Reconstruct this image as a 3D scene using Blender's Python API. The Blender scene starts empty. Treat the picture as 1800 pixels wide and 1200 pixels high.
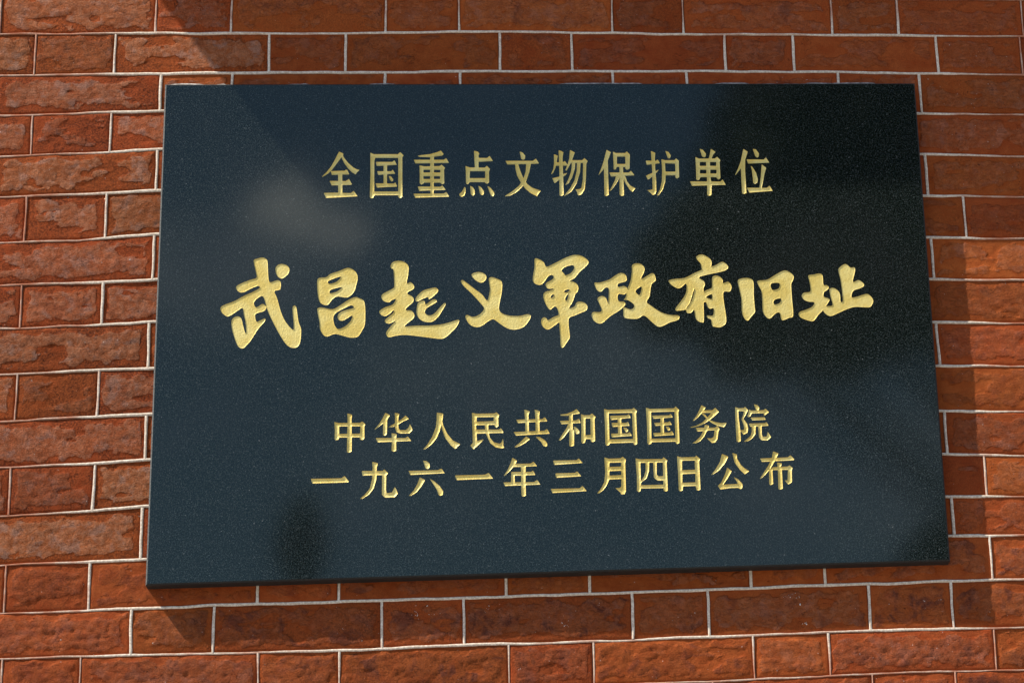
import bpy, bmesh, math, random
import numpy as np
from mathutils import Vector, Matrix, Euler

# ------------------------------------------------------------------ camera, world, sun, exposure
scene = bpy.context.scene
W_PX, H_PX, F_PX = 1800.0, 1200.0, 4500.0
CAM_LOC = Vector((-0.0829, -3.9914, 2.1228))
CAM_ROT = Euler((1.92606, 0.05034, -0.09835), 'XYZ')
SHX, SHY = 472.03, -148.59
cam_d = bpy.data.cameras.new('camera'); cam = bpy.data.objects.new('camera', cam_d)
scene.collection.objects.link(cam); scene.camera = cam
cam.location = CAM_LOC; cam.rotation_euler = CAM_ROT
cam_d.sensor_width = 36.0; cam_d.lens = F_PX / W_PX * 36.0
cam_d.shift_x = -SHX / W_PX; cam_d.shift_y = SHY / W_PX
cam_d.clip_start = 0.05; cam_d.clip_end = 500
CM = CAM_ROT.to_matrix()

def unproject(px, py, y=0.0):
    """point of the plane Y=y seen at photo pixel (px, py)"""
    d = CM @ Vector(((px - W_PX/2 - SHX)/F_PX, -(py - H_PX/2 - SHY)/F_PX, -1.0))
    k = (y - CAM_LOC.y)/d.y
    return CAM_LOC + d*k

T = 0.028                                   # plaque thickness
s_from = unproject(258.5, 1027.5, -T)
s_to = unproject(341, 1141, 0.0)
SUN_TRAVEL = (s_to - s_from).normalized()
to_sun = -SUN_TRAVEL
sun_el = math.asin(to_sun.z); sun_az = math.atan2(to_sun.x, to_sun.y)

sd = bpy.data.lights.new('sun', 'SUN'); so = bpy.data.objects.new('sun', sd); scene.collection.objects.link(so)
sd.energy = 4.8; sd.angle = math.radians(0.53); sd.color = (1.0, 0.91, 0.77)
so.rotation_euler = to_sun.to_track_quat('Z', 'Y').to_euler(); so.location = (-3, -3, 8)

world = bpy.data.worlds.new('World'); scene.world = world; world.use_nodes = True
wn = world.node_tree.nodes; wl = world.node_tree.links; wn.clear()
wout = wn.new('ShaderNodeOutputWorld'); bg = wn.new('ShaderNodeBackground'); sky = wn.new('ShaderNodeTexSky')
sky.sky_type = 'NISHITA'; sky.sun_disc = False; sky.sun_elevation = sun_el; sky.sun_rotation = sun_az
sky.air_density = 1.0; sky.dust_density = 0.4; sky.ozone_density = 2.2; sky.altitude = 20
bg.inputs['Strength'].default_value = 0.095
# scattered summer clouds all round the sky
tc = wn.new('ShaderNodeTexCoord'); mp = wn.new('ShaderNodeMapping'); mp.inputs['Scale'].default_value = (1, 1, 1.6)
mp.inputs['Location'].default_value = (0.35, 0.2, 0.1)
cn = wn.new('ShaderNodeTexNoise'); cn.inputs['Scale'].default_value = 5.0; cn.inputs['Detail'].default_value = 7; cn.inputs['Roughness'].default_value = 0.55
cr = wn.new('ShaderNodeMapRange'); cr.inputs['From Min'].default_value = 0.55; cr.inputs['From Max'].default_value = 0.72
cr.inputs['To Max'].default_value = 0.3
cmx = wn.new('ShaderNodeMix'); cmx.data_type = 'RGBA'
cmx.inputs['B'].default_value = (17.5, 15.0, 15.5, 1)
wl.new(tc.outputs['Generated'], mp.inputs['Vector']); wl.new(mp.outputs[0], cn.inputs['Vector'])
wl.new(cn.outputs['Fac'], cr.inputs['Value'])
def mirror_dir(px, py):
    d = (unproject(px, py, -T)-CAM_LOC).normalized(); return Vector((d.x, -d.y, d.z))
cov = cr.outputs[0]
wisp = wn.new('ShaderNodeTexNoise'); wisp.inputs['Scale'].default_value = 48; wisp.inputs['Detail'].default_value = 5; wisp.inputs['Distortion'].default_value = 0.6
wl.new(tc.outputs['Generated'], wisp.inputs['Vector'])
# soft cloud banks in front of the building (they show in the polished stone)
for (px, py, rad, squash, amt) in ((495, 362, 0.0155, 1.3, 0.9), (530, 385, 0.017, 1.5, 0.8), (595, 408, 0.0155, 1.9, 0.75), (455, 385, 0.011, 1.6, 0.5), (900, 640, 0.075, 2.2, 0.15), (1080, 680, 0.05, 1.6, 0.20), (700, 820, 0.07, 1.8, 0.07), (1330, 720, 0.035, 1.6, 0.07)):
    D0 = mirror_dir(px, py)
    sb = wn.new('ShaderNodeVectorMath'); sb.operation = 'SUBTRACT'; sb.inputs[1].default_value = D0; wl.new(tc.outputs['Generated'], sb.inputs[0])
    sc_ = wn.new('ShaderNodeVectorMath'); sc_.operation = 'MULTIPLY'; sc_.inputs[1].default_value = (1, 1, squash); wl.new(sb.outputs[0], sc_.inputs[0])
    ln = wn.new('ShaderNodeVectorMath'); ln.operation = 'LENGTH'; wl.new(sc_.outputs[0], ln.inputs[0])
    ma = wn.new('ShaderNodeMath'); ma.operation = 'MULTIPLY_ADD'; wl.new(wisp.outputs['Fac'], ma.inputs[0]); big = rad > 0.04; ma.inputs[1].default_value = rad*(3.4 if big else 2.0); wl.new(ln.outputs['Value'], ma.inputs[2])
    mr = wn.new('ShaderNodeMapRange'); mr.interpolation_type = 'SMOOTHSTEP'; wl.new(ma.outputs[0], mr.inputs['Value'])
    mr.inputs['From Min'].default_value = rad*(1.6 if big else 1.45); mr.inputs['From Max'].default_value = rad*(2.6 if big else 2.15); mr.inputs['To Min'].default_value = amt; mr.inputs['To Max'].default_value = 0.0
    mxn = wn.new('ShaderNodeMath'); mxn.operation = 'MAXIMUM'; wl.new(cov, mxn.inputs[0]); wl.new(mr.outputs[0], mxn.inputs[1]); cov = mxn.outputs[0]
wl.new(cov, cmx.inputs['Factor'])
wl.new(sky.outputs[0], cmx.inputs['A']); wl.new(cmx.outputs['Result'], bg.inputs['Color']); wl.new(bg.outputs[0], wout.inputs[0])

scene.view_settings.view_transform = 'Standard'; scene.view_settings.look = 'None'
scene.view_settings.exposure = 0.56; scene.view_settings.gamma = 1.0

# ------------------------------------------------------------------ helpers
COL = scene.collection
def link_mesh(name, me, mat=None, parent=None):
    o = bpy.data.objects.new(name, me); COL.objects.link(o)
    if mat: me.materials.append(mat)
    if parent is not None: o.parent = parent
    return o
def empty(name, loc):
    o = bpy.data.objects.new(name, None); COL.objects.link(o); o.location = loc; o.empty_display_size = 0.1
    return o
def mesh_np(name, verts, faces, smooth=True):
    me = bpy.data.meshes.new(name)
    verts = np.asarray(verts, dtype=np.float32); faces = np.asarray(faces, dtype=np.int32)
    n = faces.shape[1]
    me.vertices.add(len(verts)); me.vertices.foreach_set('co', verts.ravel())
    me.loops.add(faces.size); me.loops.foreach_set('vertex_index', faces.ravel())
    me.polygons.add(len(faces)); me.polygons.foreach_set('loop_start', np.arange(0, faces.size, n, dtype=np.int32))
    me.polygons.foreach_set('loop_total', np.full(len(faces), n, dtype=np.int32))
    me.polygons.foreach_set('use_smooth', np.full(len(faces), smooth, dtype=bool))
    me.update(calc_edges=True)
    return me
RNG = np.random.RandomState(7); TAB = RNG.rand(256, 256)
def vnoise(x, y):
    xi = np.floor(x).astype(int); yi = np.floor(y).astype(int); fx = x-xi; fy = y-yi
    fx = fx*fx*(3-2*fx); fy = fy*fy*(3-2*fy)
    a = TAB[xi & 255, yi & 255]; b = TAB[(xi+1) & 255, yi & 255]; c = TAB[xi & 255, (yi+1) & 255]; d = TAB[(xi+1) & 255, (yi+1) & 255]
    return (a*(1-fx)+b*fx)*(1-fy)+(c*(1-fx)+d*fx)*fy
def fbm(x, y, o=4, g=0.5):
    s = 0; a = 1.0; t = 0
    for i in range(o):
        s = s+a*vnoise(x*2**i+17.3*i, y*2**i+5.1*i); t += a; a *= g
    return s/t
def sstep(a, b, x):
    t = np.clip((x-a)/(b-a), 0, 1); return t*t*(3-2*t)

# node material helper
class M:
    def __init__(s, name):
        s.m = bpy.data.materials.new(name); s.m.use_nodes = True
        s.n = s.m.node_tree.nodes; s.l = s.m.node_tree.links
        s.b = s.n['Principled BSDF']
    def new(s, t, **kw):
        nd = s.n.new(t)
        for k, v in kw.items(): setattr(nd, k, v)
        return nd
    def put(s, sock, v):
        if isinstance(v, bpy.types.NodeSocket): s.l.new(v, sock)
        else: sock.default_value = v
    def noise(s, scale, detail=4, rough=0.5, vec=None, dist=0.0):
        nd = s.new('ShaderNodeTexNoise'); nd.inputs['Scale'].default_value = scale; nd.inputs['Detail'].default_value = detail
        nd.inputs['Roughness'].default_value = rough; nd.inputs['Distortion'].default_value = dist
        if vec is not None: s.l.new(vec, nd.inputs['Vector'])
        return nd.outputs['Fac']
    def rng(s, v, a, b, c=0.0, d=1.0):
        nd = s.new('ShaderNodeMapRange'); nd.interpolation_type = 'SMOOTHSTEP'
        s.put(nd.inputs['Value'], v)
        for k, x in (('From Min', a), ('From Max', b), ('To Min', c), ('To Max', d)): nd.inputs[k].default_value = x
        return nd.outputs[0]
    def math(s, op, a, b=0.0, c=0.0):
        nd = s.new('ShaderNodeMath', operation=op); s.put(nd.inputs[0], a); s.put(nd.inputs[1], b)
        if op in ('MULTIPLY_ADD',): s.put(nd.inputs[2], c)
        return nd.outputs[0]
    def mix(s, f, a, b, mode='MIX'):
        nd = s.new('ShaderNodeMix', data_type='RGBA', blend_type=mode)
        s.put(nd.inputs['Factor'], f); s.put(nd.inputs['A'], a); s.put(nd.inputs['B'], b)
        return nd.outputs['Result']
    def bump(s, h, dist, strength=1.0, normal=None):
        nd = s.new('ShaderNodeBump'); nd.inputs['Distance'].default_value = dist; nd.inputs['Strength'].default_value = strength
        s.put(nd.inputs['Height'], h)
        if normal is not None: s.l.new(normal, nd.inputs['Normal'])
        return nd.outputs[0]
    def coord(s, which='Object'):
        return s.new('ShaderNodeTexCoord').outputs[which]

# ------------------------------------------------------------------ materials
def mat_brick(name='brick_clay', attr=True):
    m = M(name); geo = m.new('ShaderNodeNewGeometry'); P = geo.outputs['Position']
    sep = m.new('ShaderNodeSeparateColor'); info = m.new('ShaderNodeObjectInfo'); m.l.new(info.outputs['Color'], sep.inputs[0])
    rnd = info.outputs['Random']
    big = m.noise(9, 3, 0.5, P); mid = m.noise(45, 5, 0.6, P); fine = m.noise(300, 4, 0.7, P); grain = m.noise(620, 3, 0.75, P)
    vein = m.noise(70, 6, 0.65, P, dist=1.2)
    clean = m.mix(m.rng(mid, 0.3, 0.7), (0.265, 0.051, 0.0105, 1), (0.375, 0.090, 0.0215, 1))
    sandy = m.mix(m.rng(fine, 0.35, 0.66), (0.085, 0.0175, 0.0050, 1), (0.32, 0.072, 0.0170, 1))
    if attr:
        pa = m.new('ShaderNodeAttribute', attribute_name='patch').outputs['Fac']
        ed = m.new('ShaderNodeAttribute', attribute_name='rim').outputs['Fac']
        patch_amt, dark_amt, sand_amt = sep.outputs[0], sep.outputs[1], sep.outputs[2]
    else:
        pa = m.rng(mid, 0.5, 0.7); ed = 0.0; patch_amt, dark_amt, sand_amt = 0.3, 0.25, 0.6
    sand_mask = m.math('MULTIPLY', m.rng(m.math('ADD', mid, m.math('MULTIPLY', big, 0.6)), 0.62, 0.86), sand_amt)
    col = m.mix(sand_mask, clean, sandy)
    # hand-pressed face: paler pinkish clay smears with grey violet bloom
    pm = m.math('MULTIPLY', m.rng(m.math('ADD', pa, m.math('MULTIPLY', m.math('SUBTRACT', vein, 0.5), 0.9)), 0.42, 0.56), patch_amt)
    pcol = m.mix(m.rng(vein, 0.38, 0.66), (0.33, 0.102, 0.037, 1), (0.43, 0.185, 0.098, 1))
    pcol = m.mix(m.math('MULTIPLY', m.rng(m.noise(38, 4, 0.6, P), 0.50, 0.64), 0.72), pcol, (0.38, 0.225, 0.17, 1))
    col = m.mix(m.math('MULTIPLY', pm, 0.85), col, pcol)
    # burnt maroon to violet-black stains
    dm = m.math('MULTIPLY', m.math('MULTIPLY', m.rng(m.noise(30, 5, 0.62, P, dist=0.6), 0.50, 0.66), m.rng(pa, 0.15, 0.5)), dark_amt)
    col = m.mix(dm, col, m.mix(m.rng(fine, 0.3, 0.7), (0.085, 0.021, 0.012, 1), (0.15, 0.050, 0.034, 1)))
    cn_ = m.noise(34, 3, 0.55, P, dist=1.8)
    crack = m.math('MULTIPLY', m.rng(m.math('ABSOLUTE', m.math('SUBTRACT', cn_, 0.5)), 0.0, 0.0065, 1.0, 0.0), m.rng(m.noise(19, 2, 0.5, P), 0.56, 0.66))
    pits = m.math('MULTIPLY', m.rng(m.noise(170, 3, 0.6, P), 0.66, 0.70), m.rng(m.noise(24, 2, 0.5, P), 0.5, 0.62))
    holes = m.math('MAXIMUM', crack, pits)
    col = m.mix(m.math('MULTIPLY', holes, 0.65), col, (0.060, 0.016, 0.008, 1))
    # pale lime specks
    col = m.mix(m.math('MULTIPLY', m.rng(m.noise(210, 2, 0.5, P), 0.735, 0.77), 0.7), col, (0.62, 0.52, 0.46, 1))
    col = m.mix(m.math('MULTIPLY', m.rng(grain, 0.47, 0.62), m.math('MULTIPLY_ADD', sand_amt, 0.5, 0.2)), col, m.mix(0.62, col, (0.055, 0.014, 0.005, 1)))
    tone = m.math('MULTIPLY_ADD', rnd, 0.34, 0.88)
    hs = m.new('ShaderNodeHueSaturation'); m.put(hs.inputs['Color'], col); m.put(hs.inputs['Value'], tone)
    m.put(hs.inputs['Saturation'], 1.0); m.put(hs.inputs['Hue'], m.math('MULTIPLY_ADD', m.math('FRACT', m.math('MULTIPLY', rnd, 7.31)), 0.0065, 0.4960))
    m.l.new(hs.outputs[0], m.b.inputs['Base Color'])
    m.b.inputs['Roughness'].default_value = 0.85; m.b.inputs['Specular IOR Level'].default_value = 0.12
    h = m.math('ADD', m.math('MULTIPLY', fine, m.math('MULTIPLY_ADD', sand_amt, 0.75, 0.25)), m.math('MULTIPLY', grain, 0.3))
    h = m.math('ADD', h, m.math('MULTIPLY', m.math('MULTIPLY', vein, pm), 1.6))
    mpn = m.new('ShaderNodeMapping'); mpn.inputs['Scale'].default_value = (1.0, 1.0, 1.9); m.l.new(P, mpn.inputs['Vector'])
    pn = m.noise(46, 6, 0.68, mpn.outputs[0], dist=0.5)
    plates = m.math('ADD', m.rng(pn, 0.455, 0.475), m.math('ADD', m.rng(pn, 0.52, 0.535), m.rng(pn, 0.585, 0.60)))
    h = m.math('ADD', h, m.math('MULTIPLY', plates, m.math('MULTIPLY_ADD', m.rng(pa, 0.1, 0.6), 0.45, 0.05)))
    h = m.math('SUBTRACT', h, m.math('MULTIPLY', holes, 1.1))
    m.l.new(m.bump(h, 0.0018, 0.9), m.b.inputs['Normal'])
    return m.m

def mat_mortar():
    m = M('pointing_mortar'); P = m.new('ShaderNodeNewGeometry').outputs['Position']
    clean = m.new('ShaderNodeAttribute', attribute_name='clean').outputs['Fac']
    n1 = m.noise(22, 5, 0.6, P); n2 = m.noise(300, 3, 0.6, P)
    col = m.mix(m.rng(n2, 0.35, 0.7), (0.58, 0.49, 0.39, 1), (0.86, 0.78, 0.66, 1))
    wash = m.math('SUBTRACT', m.rng(n1, 0.38, 0.62, 0.45, 1.0), clean)
    col = m.mix(m.math('MAXIMUM', wash, 0.04), col, (0.46, 0.18, 0.10, 1))
    m.l.new(col, m.b.inputs['Base Color']); m.b.inputs['Roughness'].default_value = 0.9
    m.l.new(m.bump(n2, 0.0006, 0.7), m.b.inputs['Normal'])
    return m.m

def mat_granite(polish=True):
    m = M('black_granite' if polish else 'sawn_granite'); P = m.new('ShaderNodeNewGeometry').outputs['Position']
    a = m.noise(430, 4, 0.85, P); b = m.noise(620, 2, 0.7, P); c = m.noise(260, 2, 0.5, P); w = m.noise(4, 4, 0.5, P)
    base = m.mix(m.rng(a, 0.46, 0.70), (0.0018, 0.0032, 0.0030, 1), (0.040, 0.054, 0.050, 1))
    base = m.mix(m.rng(b, 0.60, 0.70), base, (0.075, 0.088, 0.088, 1))
    base = m.mix(m.rng(c, 0.74, 0.77), base, (0.14, 0.15, 0.15, 1))
    base = m.mix(m.math('MULTIPLY', m.rng(w, 0.45, 0.7), 0.3), base, (0.018, 0.020, 0.021, 1))
    m.l.new(base, m.b.inputs['Base Color'])
    r = m.math('MULTIPLY_ADD', m.rng(a, 0.35, 0.7), 0.05, 0.045 if polish else 0.55)
    m.l.new(r, m.b.inputs['Roughness']); m.b.inputs['IOR'].default_value = 1.55; m.b.inputs['Specular Tint'].default_value = (0.80, 0.98, 0.90, 1)
    if not polish:
        m.l.new(m.bump(a, 0.0006, 0.8), m.b.inputs['Normal'])
    return m.m

def mat_gold():
    m = M('gold_paint'); P = m.new('ShaderNodeNewGeometry').outputs['Position']
    a = m.noise(330, 3, 0.6, P); g = m.noise(900, 2, 0.6, P); w = m.noise(28, 4, 0.6, P)
    col = m.mix(m.rng(w, 0.35, 0.68), (0.80, 0.60, 0.15, 1), (0.92, 0.76, 0.27, 1))
    col = m.mix(m.math('MULTIPLY', m.rng(a, 0.5, 0.72), 0.45), col, (0.60, 0.40, 0.07, 1))
    m.l.new(col, m.b.inputs['Base Color'])
    m.b.inputs['Metallic'].default_value = 0.30; m.b.inputs['Roughness'].default_value = 0.42
    m.l.new(m.bump(m.math('ADD', a, m.math('MULTIPLY', g, 0.5)), 0.0007, 0.8), m.b.inputs['Normal'])
    return m.m

def mat_plain(name, c1, c2, scale, rough=0.85, bd=0.0):
    m = M(name); P = m.new('ShaderNodeNewGeometry').outputs['Position']
    n = m.noise(scale, 5, 0.6, P)
    m.l.new(m.mix(m.rng(n, 0.3, 0.7), c1, c2), m.b.inputs['Base Color']); m.b.inputs['Roughness'].default_value = rough
    if bd: m.l.new(m.bump(n, bd, 0.8), m.b.inputs['Normal'])
    return m.m

BRICK = mat_brick(); BRICK_FAR = mat_brick('far_brick_clay', False); MORTAR = mat_mortar()
GRANITE = mat_granite(); HONED = mat_plain('honed_granite_edge', (0.006, 0.007, 0.007, 1), (0.022, 0.025, 0.025, 1), 500, 0.7); GOLD = mat_gold()
ARRIS_LIT = mat_plain('sunlit_left_arris', (0.05, 0.055, 0.056, 1), (0.13, 0.14, 0.14, 1), 300, 0.8)  # left edge of the slab: sunlight painted in as a paler granite
BACKING = mat_plain('bedding_mortar', (0.22, 0.13, 0.09, 1), (0.34, 0.22, 0.16, 1), 60, 0.95, 0.001)
CEMENT = mat_plain('cement_smear', (0.10, 0.095, 0.09, 1), (0.55, 0.53, 0.50, 1), 90, 0.9, 0.001)
STONE = mat_plain('ledge_stone', (0.34, 0.30, 0.25, 1), (0.46, 0.42, 0.36, 1), 12, 0.85, 0.003)
GROUND = mat_plain('paving', (0.20, 0.18, 0.16, 1), (0.30, 0.28, 0.25, 1), 3, 0.9)
LEAF = mat_plain('leaf_green', (0.028, 0.055, 0.015, 1), (0.055, 0.095, 0.026, 1), 2.5, 0.6)
BARK = mat_plain('bark', (0.06, 0.045, 0.03, 1), (0.12, 0.09, 0.065, 1), 8, 0.9, 0.01)

# ------------------------------------------------------------------ the brick wall
# course lines (height of each bed joint) followed across the wall, and the cross joints of every course
LINES = {
 0: [(0,-12),(400,-14),(900,-13),(1500,-2),(1800,0)],
 1: [(0,60.5),(280,58.7),(600,58.5),(880,56),(1200,60.3),(1500,62),(1640,64),(1800,64.5)],
 2: [(0,133.5),(285,130),(400,128.5),(600,128),(877,126),(1200,125),(1450,127),(1640,129.5),(1800,132)],
 3: [(0,203),(200,198),(285,195),(1615,200),(1700,200.5),(1800,201.5)],
 4: [(0,275),(200,268),(285,263),(1620,271.5),(1700,273),(1800,276)],
 5: [(0,346),(200,339.5),(278,335),(1628,344.5),(1700,344.5),(1800,347)],
 6: [(0,427),(140,422),(275,412.5),(1632,416.5),(1700,418.5),(1800,420)],
 7: [(0,502),(130,498),(274,491.5),(1637,490.5),(1800,492)],
 8: [(0,578),(140,573),(270,565),(1643,567),(1800,568.5)],
 9: [(0,658),(170,651),(266,647.5),(1649,642),(1800,643)],
 10:[(0,740.5),(165,733),(263,729),(1655,722.5),(1800,723.5)],
 11:[(0,822),(160,814),(258,807.5),(1660,797.5),(1730,800),(1800,800)],
 12:[(0,906),(165,897),(257,890),(1665,873),(1735,871.5),(1800,872)],
 13:[(0,992.5),(160,987),(253,983),(1673,940),(1740,941),(1800,940)],
 14:[(0,1077),(150,1073),(275,1067),(450,1062),(600,1057),(800,1051),(1000,1045),(1200,1037.5),(1400,1029.5),(1500,1027),(1670,1020.5),(1800,1018)],
 15:[(0,1157.5),(200,1151.5),(400,1147),(600,1141.5),(800,1133.5),(1000,1128),(1200,1120),(1400,1113),(1600,1106),(1800,1101)],
 16:[(0,1242),(600,1222),(1200,1198),(1400,1189.5),(1600,1180.5),(1800,1176.5)],
}
JOINTS = {
 0: [1.5,274,407,678,806.5,1076,1201,1461.5,1577,1797],
 1: [62,201.5,472.5,607.5,878,1005.5,1275,1394.5,1647,1795],
 2: [-4,282,408,677,809,1078.5,1208,1475,1618,1872],
 3: [55.5,194.5,467,603,872,1001,1275,1401,1608,1875],
 4: [-8,275,404,676,810,1082,1214,1483,1628,1885],
 5: [44.5,186.5,462,600,873,1004,1284,1418,1696,1840],
 6: [-14,270,400,674,811,1086,1220,1494,1639,1895],
 7: [37,179,458,598,875,1008,1292,1428,1632,1902],
 8: [-20,261.5,396,673,812,1092,1227,1502,1649,1905],
 9: [28,172,455,597,878,1014,1300,1437,1641,1915],
 10:[-27,257,390,672,813,1098,1234,1512,1662,1925],
 11:[17,165,453,596,882,1020,1308,1443,1731.5,1880],
 12:[-34,248,384,671,814,1104,1240,1520,1674,1940],
 13:[8,157.5,452,595,889.5,1036,1318,1449,1742.5,1895],
 14:[-52,230,375.5,671.5,815,1111.5,1246,1528,1673.5,1965],
 15:[2,140,453,596,894.5,1043,1326,1458,1749,1905],
 16:[-72,217,366,676,824,1120,1254,1535,1682,1980],
}
# world-space: line k -> arrays (x, z); the outermost heights carry on level
def mid_y(k, px): return np.interp(px, [p[0] for p in LINES[k]], [p[1] for p in LINES[k]])
WL = {}
for k, pl in LINES.items():
    pts = [unproject(x, y) for x, y in pl]
    WL[k] = (np.array([p.x for p in pts]), np.array([p.z for p in pts]))
PITCH = 0.0
allz = [np.mean(WL[k][1][[0, -1]]) for k in sorted(WL)]
PITCH = (allz[0]-allz[-1])/16.0
def line_z(k, x):
    if k < 0: return line_z(0, x) - k*PITCH
    if k > 16: return line_z(16, x) - (k-16)*PITCH
    xs, zs = WL[k]; return np.interp(x, xs, zs)
JW = {}
for k, js in JOINTS.items():
    JW[k] = []
    for x in js:
        yc = 0.5*(mid_y(k, x)+(mid_y(k+1, x) if k+1 in LINES else mid_y(k, x)+80))
        JW[k].append(unproject(x, yc).x)
XS = 0.118; XL = 0.252                      # header and stretcher lengths with joint
def extend(js, lo, hi):
    js = list(js)
    while js[0] > lo:
        js.insert(0, js[0]-(XS+0.008 if js[1]-js[0] > 0.19 else XL))
    while js[-1] < hi:
        js.append(js[-1]+(XS+0.008 if js[-1]-js[-2] > 0.19 else XL))
    return js
WALL_X0, WALL_X1 = -3.2, 3.6
K_TOP, K_BOT = -36, 62
def course_joints(k):
    if k in JW: base = JW[k]
    else: base = [x+((k*37) % 11-5)*0.002 for x in JW[(k % 2) if k < 0 else 15+((k+1) % 2)]]
    return extend(base, WALL_X0, WALL_X1)

wall = empty('brick_wall', (0, 0, 0))
wall['label'] = 'red brick wall with thin raised pale mortar pointing behind the granite plaque'; wall['category'] = 'wall'

pl_c = [unproject(290,148,-T), unproject(1608,146,-T), unproject(1670.5,985,-T), unproject(255.5,1028,-T)]   # TL TR BR BL
PL_X0 = max(pl_c[0].x, pl_c[3].x)+0.05; PL_X1 = min(pl_c[1].x, pl_c[2].x)-0.05
PL_Z1 = min(pl_c[0].z, pl_c[1].z)-0.05; PL_Z0 = max(pl_c[2].z, pl_c[3].z)+0.05
GAP = 0.0017
def brick_mesh(k, x0, x1, seed, rough, patch_k, proud):
    w = x1-x0; h = PITCH
    nx = max(8, int(w/0.0034)); nz = 20
    u = np.linspace(0, 1, nx+1); v = np.linspace(0, 1, nz+1); U, V = np.meshgrid(u, v)
    X = x0+GAP+(w-2*GAP)*U
    zb = line_z(k+1, X)+GAP; zt = line_z(k, X)-GAP
    Z = zb+(zt-zb)*V
    rx = U*(w-2*GAP); rz = V*(zt-zb)
    e = np.minimum(np.minimum(rx, w-2*GAP-rx), np.minimum(rz, (zt-zb)-rz))
    ox, oz = seed*3.71 % 97, seed*1.37 % 83
    sx, sz = X*1.0, Z*1.0
    out = 0.0
    out = out+(fbm(sx*28+ox, sz*28+oz, 4)-0.5)*0.0016*(0.4+rough)
    inner = sstep(0.004, 0.016, e+(fbm(sx*60+oz, sz*60+ox, 3)-0.5)*0.022)
    pt = inner*sstep(0.40-0.22*patch_k, 0.56-0.22*patch_k, fbm(sx*17+ox*2, sz*38+oz*2, 4, 0.55))
    ridg = 1-np.abs(fbm(sx*48+oz*3+2.5*fbm(sx*20, sz*20, 2), sz*120+ox*3, 3)*2-1)
    out = out+pt*(0.0008+0.0013*(ridg-0.7))*rough
    out = out+(fbm(sx*230+ox, sz*230+oz, 2)-0.5)*0.0007*rough
    out = out-0.0008*np.exp(-e/0.0014)
    out = out-0.0006*rough*sstep(0.62, 0.68, fbm(sx*85+ox*5, sz*190+oz, 3))*inner
    out = out+proud
    verts = np.stack([X.ravel(), -out.ravel(), Z.ravel()], 1)
    idx = np.arange((nx+1)*(nz+1)).reshape(nz+1, nx+1)
    q = np.stack([idx[:-1, :-1], idx[:-1, 1:], idx[1:, 1:], idx[1:, :-1]], -1).reshape(-1, 4)
    ring = np.concatenate([idx[0, :], idx[1:, -1], idx[-1, -2::-1], idx[-2:0:-1, 0]])
    back = verts[ring].copy(); back[:, 1] = 0.02
    nb = len(verts)+np.arange(len(ring)); r2 = np.roll(ring, -1); nb2 = np.roll(nb, -1)
    sk = np.stack([ring, nb, nb2, r2], -1)
    c = np.array([(x0+x1)/2, 0, line_z(k, (x0+x1)/2)-PITCH/2])
    verts = np.concatenate([verts, back])-c
    me = mesh_np('brick', verts, np.concatenate([q, sk]))
    for nm, arr in (('patch', pt), ('rim', inner)):
        a = me.attributes.new(nm, 'FLOAT', 'POINT')
        a.data.foreach_set('value', np.concatenate([arr.ravel(), np.zeros(len(ring))]).astype(np.float32))
    return me, c

VX0 = unproject(0, 600).x; VX1 = unproject(1800, 600).x
rr = random.Random(11); nbrick = 0; near_cells = set()
for k in range(-2, 19):
    js = course_joints(k)
    for i in range(len(js)-1):
        x0, x1 = js[i], js[i+1]; xm = (x0+x1)/2
        if x1 < VX0-0.20 or x0 > VX1+0.20: continue
        zc = line_z(k, xm)-PITCH/2
        near_cells.add((k, i))
        if x0 > PL_X0 and x1 < PL_X1 and PL_Z0 < zc < PL_Z1: continue      # wholly behind the slab
        left = xm < -0.55; low = k >= 13; right = xm > 0.6
        if left and k < 13: rough, pk, pa, dk, sd_ = 1.15, rr.uniform(0.1, 0.75), rr.uniform(0.7, 1.0), rr.uniform(0.0, 0.35), rr.uniform(0.75, 1.0)
        elif low:           rough, pk, pa, dk, sd_ = 1.5, rr.uniform(0.4, 1.0), rr.uniform(0.05, 0.35), rr.uniform(0.2, 0.85), rr.uniform(0.25, 0.6)
        elif right:         rough, pk, pa, dk, sd_ = 0.9, rr.uniform(0.2, 0.8), rr.uniform(0.1, 0.4), rr.uniform(0.0, 0.15), rr.uniform(0.15, 0.45)
        else:               rough, pk, pa, dk, sd_ = 0.45, rr.uniform(0.0, 0.6), rr.uniform(0.1, 0.4), rr.uniform(0.1, 0.5), rr.uniform(0.2, 0.5)
        if left and x1-x0 < 0.19 and rr.random() < 0.6: pk *= 0.3; pa *= 0.5      # headers are plainer and sandier
        if abs(xm) < 0.72 and (k == 2 or k == 13): rough *= 0.5; sd_ *= 0.4; pk *= 0.4
        me, c = brick_mesh(k, x0, x1, nbrick*7+3, rough, pk, rr.uniform(-0.0008, 0.0008))
        b = link_mesh('brick', me, BRICK, wall); b.location = c; b.color = (pa, dk, sd_, 1); nbrick += 1

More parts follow.
